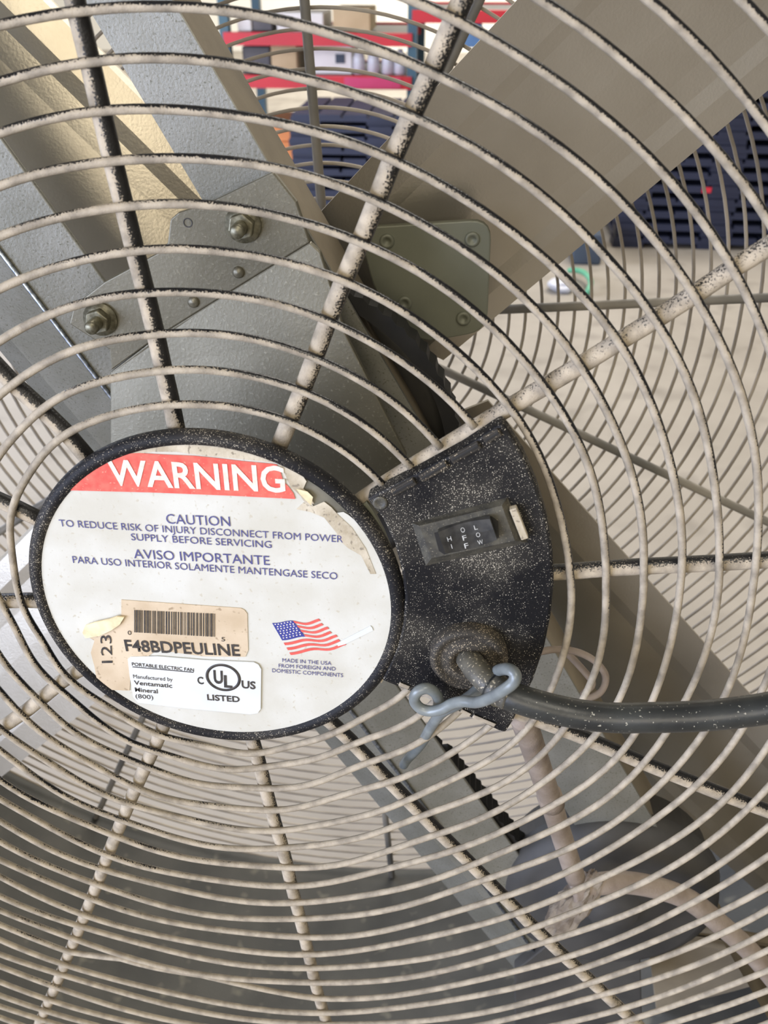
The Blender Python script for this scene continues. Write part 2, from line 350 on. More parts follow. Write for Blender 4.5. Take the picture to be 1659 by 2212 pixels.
def ringr(k): return RINGR[k] if k < 20 else RINGR[19]+0.194*(k-19)
def ringz(k): return RINGZ[k] if k < 20 else RINGZ[19]-0.012*(k-19)
ANG = sorted(OFF)
def off(k, th):                          # how far the bent guard departs from a true circle at this angle
    k = min(max(k, 1), 19); t = (th % 360)/30; i = int(t) % 12; f = t-int(t)
    q = [OFF[ANG[(i+s) % 12]][k-1] for s in (-1, 0, 1, 2)]
    out = []
    for c in (0, 1):
        p0, p1, p2, p3 = (x[c] for x in q)
        out.append(0.5*((2*p1)+(p2-p0)*f+(2*p0-5*p1+4*p2-p3)*f*f+(3*p1-p0-3*p2+p3)*f**3))
    return out
def ringpt(k, th, dz=0.0):
    arc, dr = off(k, th); r = ringr(k)
    if k == 15 and 238 < th < 272:       # one wire is bent towards its neighbour
        u = (th-240)/30
        wv = 0.0 if u < 0 or u > 1 else min(1, u/0.28)*min(1, (1-u)/0.62)
        dr -= 0.16*min(1, wv*1.35); dz += 0.03*wv
    a = math.radians(th)+arc/r
    wob = 0.006*math.sin(th*0.21+k*1.7)+0.005*math.sin(th*0.083+k*3.1)
    return W(((r+dr+wob*0.6)*math.cos(a), (r+dr+wob*0.6)*math.sin(a), ringz(k)+dz+wob))
GAP = {1: (31.0, -31.0), 2: (31.0, -31.0), 3: (31.0, -31.0), 4: (31.0, -31.0)}
for k in range(1, 38):
    if k in GAP:
        a0, a1 = GAP[k]; a1 += 360; n = 120
        P = [ringpt(k, a0+(a1-a0)*i/n) for i in range(n+1)]; cl = False
    else:
        n = 180; P = [ringpt(k, 360*i/n) for i in range(n)]; cl = True
    tube('guard_wire', P, 0.0205*UN, M['wire'], fan, cl, 8)
for a in ANG:
    P = []
    ks = range(1, 38)
    c0 = OFF[a][0]
    an = math.radians(a)+c0[0]/1.0
    P.append(W(((0.93)*math.cos(an), 0.93*math.sin(an), -0.07)))
    for k in ks:
        arc, dr = OFF[a][min(k, 19)-1]; r = ringr(k); t = math.radians(a)+arc/r
        P.append(W(((r+dr)*math.cos(t), (r+dr)*math.sin(t), ringz(k)-0.058)))
    tube('guard_spoke', P, 0.043*UN, M['spoke'], fan, False, 14)

# rear guard ----------------------------------------------------------
ZR = -4.45
for k in range(0, 42):
    r = 0.62+0.148*k+ (0.0 if k < 24 else 0.0)
    if r > 7.6: break
    n = 120
    tube('rear_guard_wire', [W((r*math.cos(2*math.pi*i/n), r*math.sin(2*math.pi*i/n), ZR-0.03)) for i in range(n)], 0.0165*UN, M['rearwire'], fan, True, 6)
r = 0.62+0.148*42
while r < 7.9:
    tube('rear_guard_wire', [W((r*math.cos(2*math.pi*i/120), r*math.sin(2*math.pi*i/120), ZR-0.03)) for i in range(120)], 0.0165*UN, M['rearwire'], fan, True, 6)
    r += 0.148
for j in range(12):
    a = math.radians(-2.0+30*j)
    if j == 11: a = math.radians(-31)
    if j == 3: a = math.radians(86.5)
    tube('rear_guard_spoke', [W((q*math.cos(a), q*math.sin(a), ZR+0.03)) for q in (0.5, 3, 5.5, 7.95)], 0.042*UN, M['rearspoke'], fan, False, 10)
lathe('rear_hub_ring', [(0.5, ZR), (0.62, ZR), (0.62, ZR-0.05), (0.5, ZR-0.05)], M['rearwire'], fan, seg=48, closed=True)

# drum shell -----------------------------------------------------------
lathe('drum_shell', [(8.0, -0.35), (8.06, -0.28), (8.12, -0.35), (8.05, -0.5), (8.05, -4.4), (8.12, -4.5), (8.05, -4.58), (7.93, -4.52), (7.98, -4.3), (7.98, -0.5)], M['drum'], fan, seg=144, closed=True)

# struts ---------------------------------------------------------------
def edge(a, b, z, y0, y1, n=2):          # the straight edge seen through two photo points, cut between two heights
    p = U(*a, z); q = U(*b, z); d = (q-p); d /= d.y
    return [p+d*(y-p.y) for y in (y0+(y1-y0)*i/(n-1) for i in range(n))]
s_r = edge((20, 310), (1150, 1880), -1.60, 7.0, -6.6)
s_h = edge((0, 540), (215, 820), -1.56, 7.0, -6.6)
s_h = [s_r[0]+Vector((-0.52, -0.22, 0.04)), s_r[1]+Vector((-0.50, -0.20, 0.04))]
ph = U(0, 540, -1.56); 
dd = (s_r[1]-s_r[0]).normalized()
def par(pt, d, y0, y1):
    d = d/d.y
    return [pt+d*(y-pt.y) for y in (y0, y1)]
s_h = par(ph, dd, 7.0, -6.6)
s_l = edge((0, 760), (1100, 2080), -1.82, 7.0, -6.6)
s_rb = [q+Vector((-0.02, 0, -0.55)) for q in s_r]
lc = profile_sheet('support_channel', [[*s_l], [*s_h], [q+Vector((-0.02, 0, 0.0)) for q in s_r]], 0.03, M['galv'], fan, 'left sloping steel channel')
b_ = lc.modifiers.new('bevel', 'BEVEL'); b_.width = 0.0016; b_.segments = 4; b_.angle_limit = 0.1
tube('ridge_highlight', [W(q+Vector((0, 0, 0.012))) for q in s_h], 0.014*UN, M['glint'], lc, seg=10)  # thin pale tube added along the ridge as its painted highlight
t_l = edge((180, 0), (1240, 1780), -1.60, 7.2, -7.2)
t_r = edge((400, 30), (700, 600), -1.60, 7.2, -7.2)
t_f = edge((430, 0), (1625, 2080), -2.25, 7.2, -7.2)
dr_ = (t_f[1]-t_f[0]).normalized()
pr = U(560, 330, -1.60); t_r = par(pr, dr_, 7.2, -7.2)
cut = lambda ln, y: [ln[0], ln[0]+(ln[1]-ln[0])*((y-ln[0].y)/(ln[1].y-ln[0].y))]
w_l = cut(t_l, -3.75); w_r = cut(t_r, -3.75)
ch = profile_sheet('support_channel', [[q+Vector((0, 0, -0.6)) for q in w_l], [*w_l], [q+Vector((0.012, 0.005, 0.004)) for q in w_r]], 0.03, M['galv'], fan, 'right sloping steel channel')
profile_sheet('channel_flange', [[*t_r], [*t_f]], 0.03, M['tanflange'], ch)

# bearing plate -----------------------------------------------------------
ZP = -1.44
top = [(365, 500), (368, 474), (385, 460), (410, 452), (440, 444), (590, 372), (640, 436), (669, 524)]
P1 = [U(x, y, ZP) for x, y in top]+[U(425, 675, ZP), U(340, 728, ZP), U(240, 800, ZP), U(236, 755, ZP), U(150, 700, ZP), U(160, 660, ZP), U(225, 610, ZP), U(345, 545, ZP), U(362, 525, ZP)]
bp = slab('bearing_plate', P1, 0.05, M['plate'], fan, bevel=0.0006)
zb = lambda x, y: ZP+0.0
low = [(669, 524), (692, 545), (745, 720), (878, 985), (872, 1030), (845, 1075), (700, 1250), (420, 1250), (238, 1000), (238, 805), (340, 728), (425, 675)]
cre = (Vector(U(669, 524, ZP)), Vector(U(240, 800, ZP)))
def lowz(x, y):
    q = U(x, y, ZP); d = cre[1]-cre[0]; nrm = Vector((d.y, -d.x, 0)).normalized(); s = abs((q-cre[0]).dot(nrm))
    return ZP+0.16*s
slab('lower_web', [U(x, y, lowz(x, y)) for x, y in low], 0.05, M['plate'], bp, bevel=0.0006)
def hexnut(c, r, h, m, parent, name='nut', rot=0.2):
    V = []; n = 6
    poly = [(c[0]+r*math.cos(rot+math.pi/3*i), c[1]+r*math.sin(rot+math.pi/3*i), c[2]) for i in range(6)]
    return slab(name, poly, h, m, parent, (0, 0, 1), bevel=0.0006)
for (x, y) in ((530, 482), (222, 686)):
    c = U(x-4, y+2, ZP)
    lathe('washer', [(0.0, ZP+0.0), (0.105, ZP+0.0), (0.105, ZP+0.02), (0.0, ZP+0.02)], M['bolt'], bp, (c.x, c.y), 24)
    hexnut((c.x, c.y, ZP+0.02), 0.078, 0.06, M['bolt'], bp)
    lathe('stud', [(0.0, ZP+0.02), (0.042, ZP+0.02), (0.042, ZP+0.17), (0.032, ZP+0.185), (0.0, ZP+0.185)], M['bolt'], bp, (c.x, c.y), 16)
for (x, y) in ((515, 588), (418, 652)):
    c = U(x, y, ZP)
    lathe('rivet', [(0.036, ZP), (0.034, ZP+0.012), (0.022, ZP+0.022), (0.0, ZP+0.024)], M['plate'], bp, (c.x, c.y), 18)
c = U(406, 481, ZP)
lathe('bolt_hole', [(0.028, ZP+0.002), (0.022, ZP+0.004), (0.018, ZP-0.01), (0.0, ZP-0.012)], M['motor'], bp, (c.x, c.y), 18)
c = U(702, 1012, ZP+0.13)
lathe('bearing_bolt', [(0.12, ZP+0.02), (0.115, ZP+0.13), (0.085, ZP+0.15), (0.075, ZP+0.13), (0.05, ZP+0.13), (0.045, ZP+0.2), (0.0, ZP+0.21)], M['bolt'], bp, (c.x, c.y), 28)

# pulley, belt, shaft -----------------------------------------------------
pu = lathe('drive_pulley', [(0.25, -1.80), (0.95, -1.88), (1.08, -1.84), (1.16, -1.84), (1.10, -1.90), (1.10, -1.96), (1.16, -2.02), (0.25, -2.02)], M['motor'], fan, seg=64)
lathe('shaft', [(0.0, -1.2), (0.16, -1.2), (0.16, -3.4), (0.0, -3.4)], M['bolt'], fan, seg=24)
# belt loop (round the big pulley, down to the motor pulley)
MPC = Vector((1.98, -4.9))
loop = []
for i in range(22):
    a = math.radians(100-i*100/21); loop.append(Vector((1.20*math.cos(a), 1.20*math.sin(a))))
loop += [Vector((1.32, -1.0)), Vector((1.62, -2.2)), Vector((2.12, -3.9)), Vector((2.36, -4.6))]
for i in range(9):
    a = math.radians(5-i*170/8); loop.append(MPC+Vector((0.42*math.cos(a), 0.42*math.sin(a))))
loop += [Vector((1.615, -4.27)), Vector((1.245, -3.57)), Vector((0.88, -2.87)), Vector((0.2, -1.9)), Vector((-0.45, -1.0)), Vector((-0.72, -0.1)), Vector((-0.62, 0.75))]
dens = []
for i in range(len(loop)):
    a, b = loop[i], loop[(i+1) % len(loop)]; n = max(1, int((b-a).length/0.045))
    for k in range(n): dens.append(a+(b-a)*k/n)
V = []; F = []; n = len(dens)
for i, q in enumerate(dens):
    t = (dens[(i+1) % n]-dens[i-1]).normalized(); nr = Vector((t.y, -t.x))
    if nr.dot(q-Vector((0.6, -2.4))) < 0: nr = -nr
    tooth = 0.018 if (i % 2) else 0.0
    for o_, z in ((0.055+tooth, -1.64), (0.055+tooth, -1.82), (-0.035, -1.82), (-0.035, -1.64)):
        V.append(W((q.x+nr.x*o_, q.y+nr.y*o_, z)))
for i in range(n):
    j = (i+1) % n
    for k in range(4): F.append((i*4+k, i*4+(k+1) % 4, j*4+(k+1) % 4, j*4+k))
obj('cogged_belt', V, F, M['black'], fan, False, 'black cogged drive belt')
lathe('motor_pulley', [(0.0, -1.52), (0.2, -1.52), (0.22, -1.58), (0.44, -1.58), (0.36, -1.69), (0.44, -1.80), (0.0, -1.80)], M['motor'], fan, (MPC.x, MPC.y), 40)

# blades ---------------------------------------------------------------------
PHI = 37.9
def blade(i, cw=None, ccw=None, zc=-2.95, zw=-2.50, r0=0.95, r1=7.62):
    a = math.radians(PHI+90*i); u = Vector((math.cos(a), math.sin(a), 0)); nn = Vector((-u.y, u.x, 0))
    def ln(px, z, offm):
        if px:
            p, q = U(*px[0], z), U(*px[1], z)
        else:
            p, q = nn*offm+u*1.0, nn*offm+u*5.0
            p.z = q.z = z
        d = (q-p)/((q-p).dot(u)); out = []
        for r in (r0, 2.6, 4.3, 6.0, r1-0.25):
            out.append(p+d*(r-p.dot(u)))
        return out
    A = ln(cw, zc, -0.70); B = ln(ccw, zw, 0.95)
    prof = [(0.0, -0.04), (0.012, 0.02), (0.13, 0.018), (0.20, -0.008), (0.30, -0.015), (0.5, 0.0), (0.76, 0.004), (0.82, 0.02), (1.0, 0.015)]
    lines = []
    for t, h in prof:
        e = math.sin(math.pi*min(max(t, 0), 1))*0.25
        row = [A[j]*(1-t)+B[j]*t+Vector((0, 0, h)) for j in range(5)]
        row[0] = row[0]-u*(math.sin(math.pi*t)**0.5*0.10)
        row[-1] = row[-1]+u*(math.sin(math.pi*min(max(t, 0.0), 1))**0.6*0.25)
        lines.append(row)
    return profile_sheet('fan_blade', lines, 0.03, M['blade'], fan)
b2 = blade(0, [(960, 780), (1659, 200)], [(690, 460), (960, 169)])
b3 = blade(-1, None, [(1190, 1016.6), (1622, 1501)])
b4 = blade(-2, None, [(231, 1496), (22, 1662)])
b1 = blade(1)
b2['label'] = 'upper right blade'; b3['label'] = 'lower right blade'; b4['label'] = 'lower left blade'; b1['label'] = 'upper left blade, bright in the light'
# mounting plate of the upper right blade
def rounded(px, z, rad=0.12, n=5):
    P = [U(x, y, z) for x, y in px]; out = []
    for i, p in enumerate(P):
        a = (P[i-1]-p).normalized(); b = (P[(i+1) % len(P)]-p).normalized()
        for k in range(n+1):
            t = k/n; out.append((p+a*rad)*(1-t)**2+p*2*t*(1-t)+(p+b*rad)*t*t)
    return out
ZM = -2.42
mp = slab('mounting_plate', rounded([(772, 492), (1062, 474), (1052, 716), (905, 742), (812, 640)], ZM, 0.14), 0.06, M['bladeplate'], b2, bevel=0.0008)
for (x, y) in ((836, 521), (1020, 517), (874, 655), (1001, 688)):
    c = U(x, y, ZM)
    lathe('rivet', [(0.052, ZM), (0.050, ZM+0.012), (0.03, ZM+0.016), (0.022, ZM+0.004), (0.0, ZM+0.002)], M['bladeplate'], b2, (c.x, c.y), 18)
lathe('blade_hub', [(0.0, -2.2), (0.42, -2.2), (0.46, -2.26), (0.46, -2.9), (0.95, -2.95), (0.95, -3.0), (0.0, -3.0)], M['motor'], fan, seg=40)

# motor, its bracket and conduits ---------------------------------------------
mo = lathe('motor', [(0.0, -1.36), (0.2, -1.36), (0.24, -1.44), (0.78, -1.46), (0.92, -1.54), (0.96, -1.7), (0.90, -1.72), (0.90, -2.0), (0.8, -2.05), (0.0, -2.06)], M['motor'], fan, (2.28, -4.52), 56)
slab('motor_bracket', [U(1112, 2098, -1.50), U(1240, 1995, -1.50), U(1382, 1985, -1.50), U(1388, 2240, -1.50), U(1112, 2240, -1.50)], 0.12, M['motor'], fan, bevel=0.001)
ZT = -2.3
slab('side_panel', [U(1392, 1992, ZT), U(1470, 2010, ZT), U(1690, 2050, ZT), U(1700, 2290, ZT), U(1430, 2290, ZT), U(1405, 2080, ZT)], 0.05, M['tanflange'], fan, bevel=0.001)
for (y0, y1, rr) in ((1990, 2030, 0.045), (2022, 2060, 0.05)):
    tube('rail', [W(U(1395, y0, ZT+0.07)), W(U(1530, (y0+y1)/2-4, ZT+0.07)), W(U(1700, y1+8, ZT+0.07))], rr*UN, M['tanflange'], fan, seg=10)
cv = [(1128, 1545, -0.12), (1150, 1610, -0.35), (1183, 1710, -0.62), (1215, 1810, -0.82), (1243, 1895, -0.95)]
tube('conduit', spline([W(U(*q)) for q in cv], 6), 0.078*UN, M['conduit'], fan, seg=16)
tube('conduit_collar', [W(U(1186, 1716, -0.632)), W(U(1193, 1736, -0.67))], 0.088*UN, M['conduit'], fan, seg=16)
cv = [(1235, 1925, -0.98), (1290, 1910, -1.05), (1350, 1906, -1.12), (1420, 1918, -1.18), (1490, 1945, -1.22), (1560, 2000, -1.25), (1625, 2060, -1.28), (1690, 2140, -1.3)]
tube('conduit', spline([W(U(*q)) for q in cv], 6), 0.088*UN, M['conduit'], fan, seg=16)
# ragged wrap at the joint
bm = bmesh.new(); bmesh.ops.create_icosphere(bm, subdivisions=4, radius=1)
c0 = U(1235, 1958, -1.02); e0 = (U(1285, 1895, -1.02)-U(1185, 2025, -1.02)); ln_ = e0.length/2; e0.normalize(); f0 = Vector((-e0.y, e0.x, 0))
for v in bm.verts:
    d = v.co.copy(); j = 1+0.28*noise.noise(d*3.0)+0.14*noise.noise(d*9)
    q = c0+e0*(d.x*ln_*j)+f0*(d.y*0.13*j)+Vector((0, 0, 1))*(d.z*0.11*j)
    v.co = W(q)
me = bpy.data.meshes.new('ragged_wrap'); bm.to_mesh(me); bm.free(); me.materials.append(M['wrap'])
o = bpy.data.objects.new('ragged_wrap', me); C.objects.link(o); o.parent = fan
# thin cable loop behind the switch box
cv = [(1165, 1408, -0.5), (1200, 1403, -0.5), (1245, 1408, -0.5), (1285, 1428, -0.5), (1308, 1460, -0.5), (1300, 1492, -0.5), (1275, 1506, -0.5), (1260, 1500, -0.52), (1280, 1478, -0.55), (1262, 1450, -0.6), (1215, 1400, -0.7)]
tube('thin_cable', spline([W(U(*q)) for q in cv], 6), 0.022*UN, M['conduit'], fan, seg=8)

# name plate --------------------------------------------------------------------
np_ = lathe('name_plate', [(0.0, -0.05), (0.90, -0.05), (0.975, -0.045), (1.0, -0.015), (1.0, 0.015), (0.985, 0.035), (0.96, 0.045), (0.935, 0.035), (0.925, 0.018), (0.0, 0.018)], M['rim'], fan, seg=128, label='round black-rimmed name plate')
ZL = 0.022
lathe('bare_metal', [(0.0, ZL-0.002), (0.925, ZL-0.002)], M['pan'], np_, seg=64)
def circ(a0, a1, r=0.928, z=ZL, n=60):
    return [Vector((r*math.cos(math.radians(a0+(a1-a0)*i/n)), r*math.sin(math.radians(a0+(a1-a0)*i/n)), z)) for i in range(n+1)]
def angof(px, py, z=ZL): q = U(px, py, z); return math.degrees(math.atan2(q.y, q.x))
# sheet with the torn notch at its upper right
tear = [(598, 990), (612, 1010), (622, 1032), (640, 1052), (662, 1075), (676, 1092), (682, 1098), (690, 1092), (704, 1086), (718, 1098), (726, 1108), (742, 1106), (752, 1112)]
a_s = angof(592, 968); a_e = angof(765, 1122)
poly = [Vector(U(x, y, ZL+0.003)) for x, y in tear]
arc = circ(a_e, a_s-360, z=ZL+0.003, n=110)
V = [W(q) for q in [Vector((0.02, -0.1, ZL+0.003))]+poly+arc]; F = []
nb = len(poly)+len(arc)
for i in range(nb): F.append((0, 1+i, 1+(i+1) % nb))
lab = obj('label_sheet', V, F, M['label'], np_, False, 'white warning label, torn at the upper right')
# torn remnants of the paper
def flat(name, px, z, m, parent, th=0.002, label=None): return slab(name, [U(x, y, z) for x, y in px], th, m, parent, (0, 0, -1), label)
flat('torn_edge', [(590, 985), (604, 982), (625, 996), (650, 1022), (662, 1040), (655, 1056), (668, 1066), (678, 1088), (664, 1094), (648, 1070), (628, 1052), (612, 1018)], ZL+0.006, M['oldpaper'], np_)
flat('torn_edge', [(330, 962), (345, 952), (380, 948), (415, 955), (450, 960), (500, 958), (545, 968), (595, 984), (600, 1000), (560, 996), (500, 990), (440, 984), (380, 976), (330, 976), (290, 982), (270, 984)], ZL+0.006, M['oldpaper'], np_)
flat('torn_edge', [(640, 1100), (655, 1086), (676, 1094), (700, 1084), (716, 1096), (730, 1112), (760, 1140), (790, 1185), (812, 1240), (800, 1240), (780, 1200), (752, 1184), (738, 1172), (726, 1150), (700, 1118), (670, 1106)], ZL+0.006, M['oldpaper'], np_)
flat('paper_curl', [(664, 1062), (676, 1074), (672, 1092), (648, 1068), (640, 1056)], ZL+0.02, M['fold'], np_)
# red warning band
red = [(136, 1059), (150, 1040), (178, 1012), (205, 994), (232, 986), (262, 981), (300, 979), (350, 982), (420, 985), (470, 990), (520, 996), (585, 1002), (598, 1004), (606, 1020), (612, 1040), (624, 1052), (634, 1066), (638, 1078), (500, 1071), (330, 1064)]
flat('warning_band', red, ZL+0.0085, M['red'], np_)

def text(s, pl, pr, cap, m, z, parent, bold=0.0, off_=0.0, ext=0.0008, lab_=None, updir=None):
    cu = bpy.data.curves.new('t', 'FONT'); cu.body = s; cu.size = 1.0; cu.offset = bold; cu.resolution_u = 3
    to = bpy.data.objects.new('t', cu); C.objects.link(to)
    bpy.context.view_layer.update()
    me = bpy.data.meshes.new_from_object(to.evaluated_get(bpy.context.evaluated_depsgraph_get()))
    bpy.data.objects.remove(to); me.name = 'printed_text'
    xs = [v.co.x for v in me.vertices]; x0, x1 = min(xs), max(xs)
    A = U(*pl, z); B = U(*pr, z); e1 = (B-A); e2 = Vector((-e1.y, e1.x, 0)).normalized()
    mid = ((pl[0]+pr[0])/2, (pl[1]+pr[1])/2)
    if updir is None:
        h = (U(mid[0], mid[1]-cap, z)-U(*mid, z)).dot(e2)
        ev = e2*h
    else:
        ev = U(mid[0]+updir[0]*cap, mid[1]+updir[1]*cap, z)-U(*mid, z)
    capf = 0.70
    for v in me.vertices:
        x = (v.co.x-x0)/(x1-x0); y = v.co.y/capf
        v.co = W(A+e1*x+ev*y)
    me.materials.append(m)
    o = bpy.data.objects.new('printed_text', me); C.objects.link(o); o.parent = parent
    if lab_: o['label'] = lab_
    return o
ZTx = ZL+0.0065
text('WARNING', (238, 1047), (617, 1063), 55, M['whiteprint'], ZL+0.0115, np_, 0.018)
text('CAUTION', (360, 1131), (498, 1137), 21, M['navy'], ZTx, np_)
text('TO REDUCE RISK OF INJURY DISCONNECT FROM POWER', (129, 1137), (741, 1172), 15, M['navy'], ZTx, np_)
text('SUPPLY BEFORE SERVICING', (284, 1167), (587, 1184), 15, M['navy'], ZTx, np_)
text('AVISO IMPORTANTE', (290, 1206), (583, 1221), 20, M['navy'], ZTx, np_)
text('PARA USO INTERIOR SOLAMENTE MANTENGASE SECO', (158, 1216), (729, 1252), 15, M['navy'], ZTx, np_)
text('MADE IN THE USA', (610, 1430), (716, 1437), 8, M['navy'], ZTx, np_)
text('FROM FOREIGN AND', (602, 1442), (725, 1449), 8, M['navy'], ZTx, np_)
text('DOMESTIC COMPONENTS', (588, 1452), (741, 1463), 8, M['navy'], ZTx, np_)
# bar code sticker
Zs = ZL+0.008
flat('barcode_sticker', [(262, 1296), (520, 1314), (528, 1318), (534, 1326), (536, 1405), (530, 1419), (440, 1418), (338, 1404), (320, 1418), (284, 1424), (280, 1492), (230, 1490), (210, 1474), (204, 1440), (196, 1410), (204, 1384), (180, 1370), (210, 1345), (262, 1336)], Zs, M['sticker'], np_, 0.004)
flat('curled_corner', [(178, 1367), (184, 1352), (205, 1345), (236, 1338), (252, 1332), (268, 1334), (258, 1350), (240, 1362), (214, 1374), (184, 1379)], Zs+0.02, M['fold'], np_, 0.01)
bars = []; x = 290.0; rnd = random.Random(7)
while x < 465:
    wd = rnd.choice((1.2, 1.2, 2.2, 3.2)); t = (x-290)/175
    y0 = 1318+t*8; y1 = 1366+t*10
    bars.append(slab_geo([U(x, y0, Zs+0.003), U(x+wd, y0, Zs+0.003), U(x+wd, y1, Zs+0.003), U(x, y1, Zs+0.003)], 0.001))
    x += wd+rnd.choice((1.3, 1.3, 2.2, 3.0))
V, F = join_geo(bars); o = obj('bar_code', V, F, M['ink'], np_)
text('0', (276, 1371), (284, 1372), 9, M['ink'], Zs+0.003, np_)
text('5', (478, 1385), (486, 1386), 9, M['ink'], Zs+0.003, np_)
text('F48BDPEULINE', (272, 1406), (519, 1417), 24, M['ink'], Zs+0.003, np_, 0.02)
text('123', (243, 1432), (240, 1372), 24, M['ink'], Zs+0.003, np_, updir=(-1, 0.03))
# approval sticker
flat('approval_sticker', [(276, 1424), (283, 1419), (340, 1418), (440, 1426), (548, 1431), (558, 1436), (564, 1446), (563, 1532), (556, 1541), (540, 1543), (400, 1530), (298, 1518), (288, 1506), (280, 1460)], ZL+0.013, M['white'], np_, 0.006)
Zu = ZL+0.0155
text('PORTABLE ELECTRIC FAN', (285, 1438), (419, 1451), 7, M['ink'], Zu, np_, 0.012)
flat('underline', [(286, 1440), (418, 1452), (418, 1453.4), (286, 1441.4)], Zu, M['ink'], np_, 0.001)
text('Manufactured by', (288, 1465), (373, 1472), 8, M['ink'], Zu, np_)
text('Ventamatic', (290, 1479), (372, 1486), 9, M['ink'], Zu, np_, 0.012)
text('Mineral', (292, 1494), (341, 1498), 9, M['ink'], Zu, np_, 0.012)
text('(800)', (293, 1508), (331, 1511), 9, M['ink'], Zu, np_)
text('C', (427, 1477), (440, 1478), 15, M['ink'], Zu, np_, 0.025)
text('US', (522, 1486), (552, 1489), 16, M['ink'], Zu, np_, 0.025)
text('U', (462, 1475), (482, 1477), 27, M['ink'], Zu, np_, 0.03)
text('L', (484, 1484), (502, 1486), 25, M['ink'], Zu, np_, 0.03)
text('LISTED', (448, 1512), (518, 1517), 12, M['ink'], Zu, np_, 0.025)
c = U(482, 1464, Zu); rr_ = (U(518, 1464, Zu)-U(446, 1464, Zu)).length/2
lathe('approval_ring', [(rr_-0.012, Zu), (rr_+0.004, Zu), (rr_+0.004, Zu-0.001), (rr_-0.012, Zu-0.001)], M['ink'], np_, (c.x, c.y), 48, closed=True)
# flag
FL0, FL1, FR0, FR1 = (588, 1345), (628, 1414), (688, 1341), (748, 1397)
def fp(s, t, z):
    lx, ly = FL0[0]+(FL1[0]-FL0[0])*t, FL0[1]+(FL1[1]-FL0[1])*t
    rx, ry = FR0[0]+(FR1[0]-FR0[0])*t, FR0[1]+(FR1[1]-FR0[1])*t
    return U(lx+(rx-lx)*s, ly+(ry-ly)*s+3.2*math.sin(s*9.5+1.2)*(0.4+s), z)
def flag_piece(name, s0, s1, t0, t1, m, z, n=14):
    up = [fp(s0+(s1-s0)*i/n, t0, z) for i in range(n+1)]; dn = [fp(s0+(s1-s0)*i/n, t1, z) for i in range(n, -1, -1)]
    return up+dn
flag = obj('printed_flag', *join_geo([slab_geo(flag_piece('s', 0 if i > 3 else 0.44, 1.0-0.03*(i % 2), 2*i/13, (2*i+1)/13, None, ZTx), 0.001) for i in range(7)]), M['flagred'], np_)
slab('flag_canton', flag_piece('c', 0, 0.45, 0, 7/13, None, ZTx+0.0005), 0.001, M['flagblue'], np_)
st = []
for r_ in range(7):
    for q in range(6):
        c = fp(0.05+0.066*q+(0.02 if r_ % 2 else 0), (0.5+r_*0.93)/13, ZTx+0.001); e = 0.0035
        st.append(slab_geo([c+Vector((-e, -e, 0)), c+Vector((e, -e, 0)), c+Vector((e, e, 0)), c+Vector((-e, e, 0))], 0.0005))
o = obj('flag_stars', *join_geo(st), M['whiteprint'], np_)
flat('crease', [(727, 1390), (800, 1352), (804, 1356), (806, 1362), (745, 1392), (730, 1396)], ZL+0.008, M['white'], np_)

# switch housing ---------------------------------------------------------------
ZH = 0.035
hp = [(792, 1078), (812, 1066), (905, 1020), (1000, 968), (1070, 922), (1085, 914), (1098, 930), (1132, 985), (1160, 1050), (1182, 1120), (1194, 1190), (1197, 1260), (1190, 1330), (1176, 1400), (1152, 1470), (1128, 1520), (1108, 1560), (1092, 1584), (1078, 1580), (985, 1536), (900, 1500), (838, 1476), (824, 1470), (838, 1440), (858, 1395), (870, 1345), (874, 1290), (868, 1235), (852, 1175), (826, 1120), (800, 1090)]
hs = slab('switch_housing', [U(x, y, ZH) for x, y in hp], 0.10, M['housing'], fan, bevel=0.0012, label='black plastic switch box speckled with dust')
# ribs and slots along the upper edge and the lower edge
def bar2(a, b, wd, z, m, nm, hh=0.02):
    p, q = U(*a, z), U(*b, z); d = (q-p).normalized(); s = Vector((-d.y, d.x, 0))*wd
    return slab(nm, [p-s, q-s, q+s, p+s], hh, m, hs, (0, 0, -1), bevel=0.0004)
for a, b in (((846, 1067), (896, 1040)), ((908, 1036), (966, 1003)), ((974, 996), (1036, 962)), ((1046, 954), (1080, 934))):
    bar2(a, b, 0.020, ZH+0.016, M['grommet'], 'moulded_rib')
    bar2((a[0]+3, a[1]-1), (b[0]-3, b[1]+1), 0.007, ZH+0.019, M['black'], 'rib_slot', 0.004)
for a, b in (((996, 1536), (1016, 1546)), ((1022, 1548), (1070, 1568)), ((862, 1478), (884, 1487)), ((900, 1494), (940, 1512))):
    bar2(a, b, 0.014, ZH+0.010, M['spoke'], 'moulded_rib')
# inner corner tab with an oval hole
lathe_c = U(821, 1087, ZH+0.004)
lathe('oval_hole', [(0.036, ZH+0.004), (0.030, ZH+0.010), (0.022, ZH+0.004), (0.0, ZH+0.003)], M['bezel'], hs, (lathe_c.x, lathe_c.y), 20)
# strip between the plate and the housing
st_ = [(776, 1096), (792, 1084), (806, 1104), (830, 1150), (846, 1190), (856, 1240), (860, 1290), (848, 1290), (842, 1240), (830, 1195), (812, 1150)]
slab('inner_bracket', [U(x, y, -0.02) for x, y in st_], 0.03, M['bladeplate'], fan)
slab('inner_bracket', [U(x, y, -0.02) for x, y in [(860, 1300), (872, 1296), (870, 1330), (862, 1375), (850, 1415), (838, 1450), (824, 1476), (818, 1468), (838, 1424), (850, 1380), (858, 1340)]], 0.03, M['oldpaper'], fan)
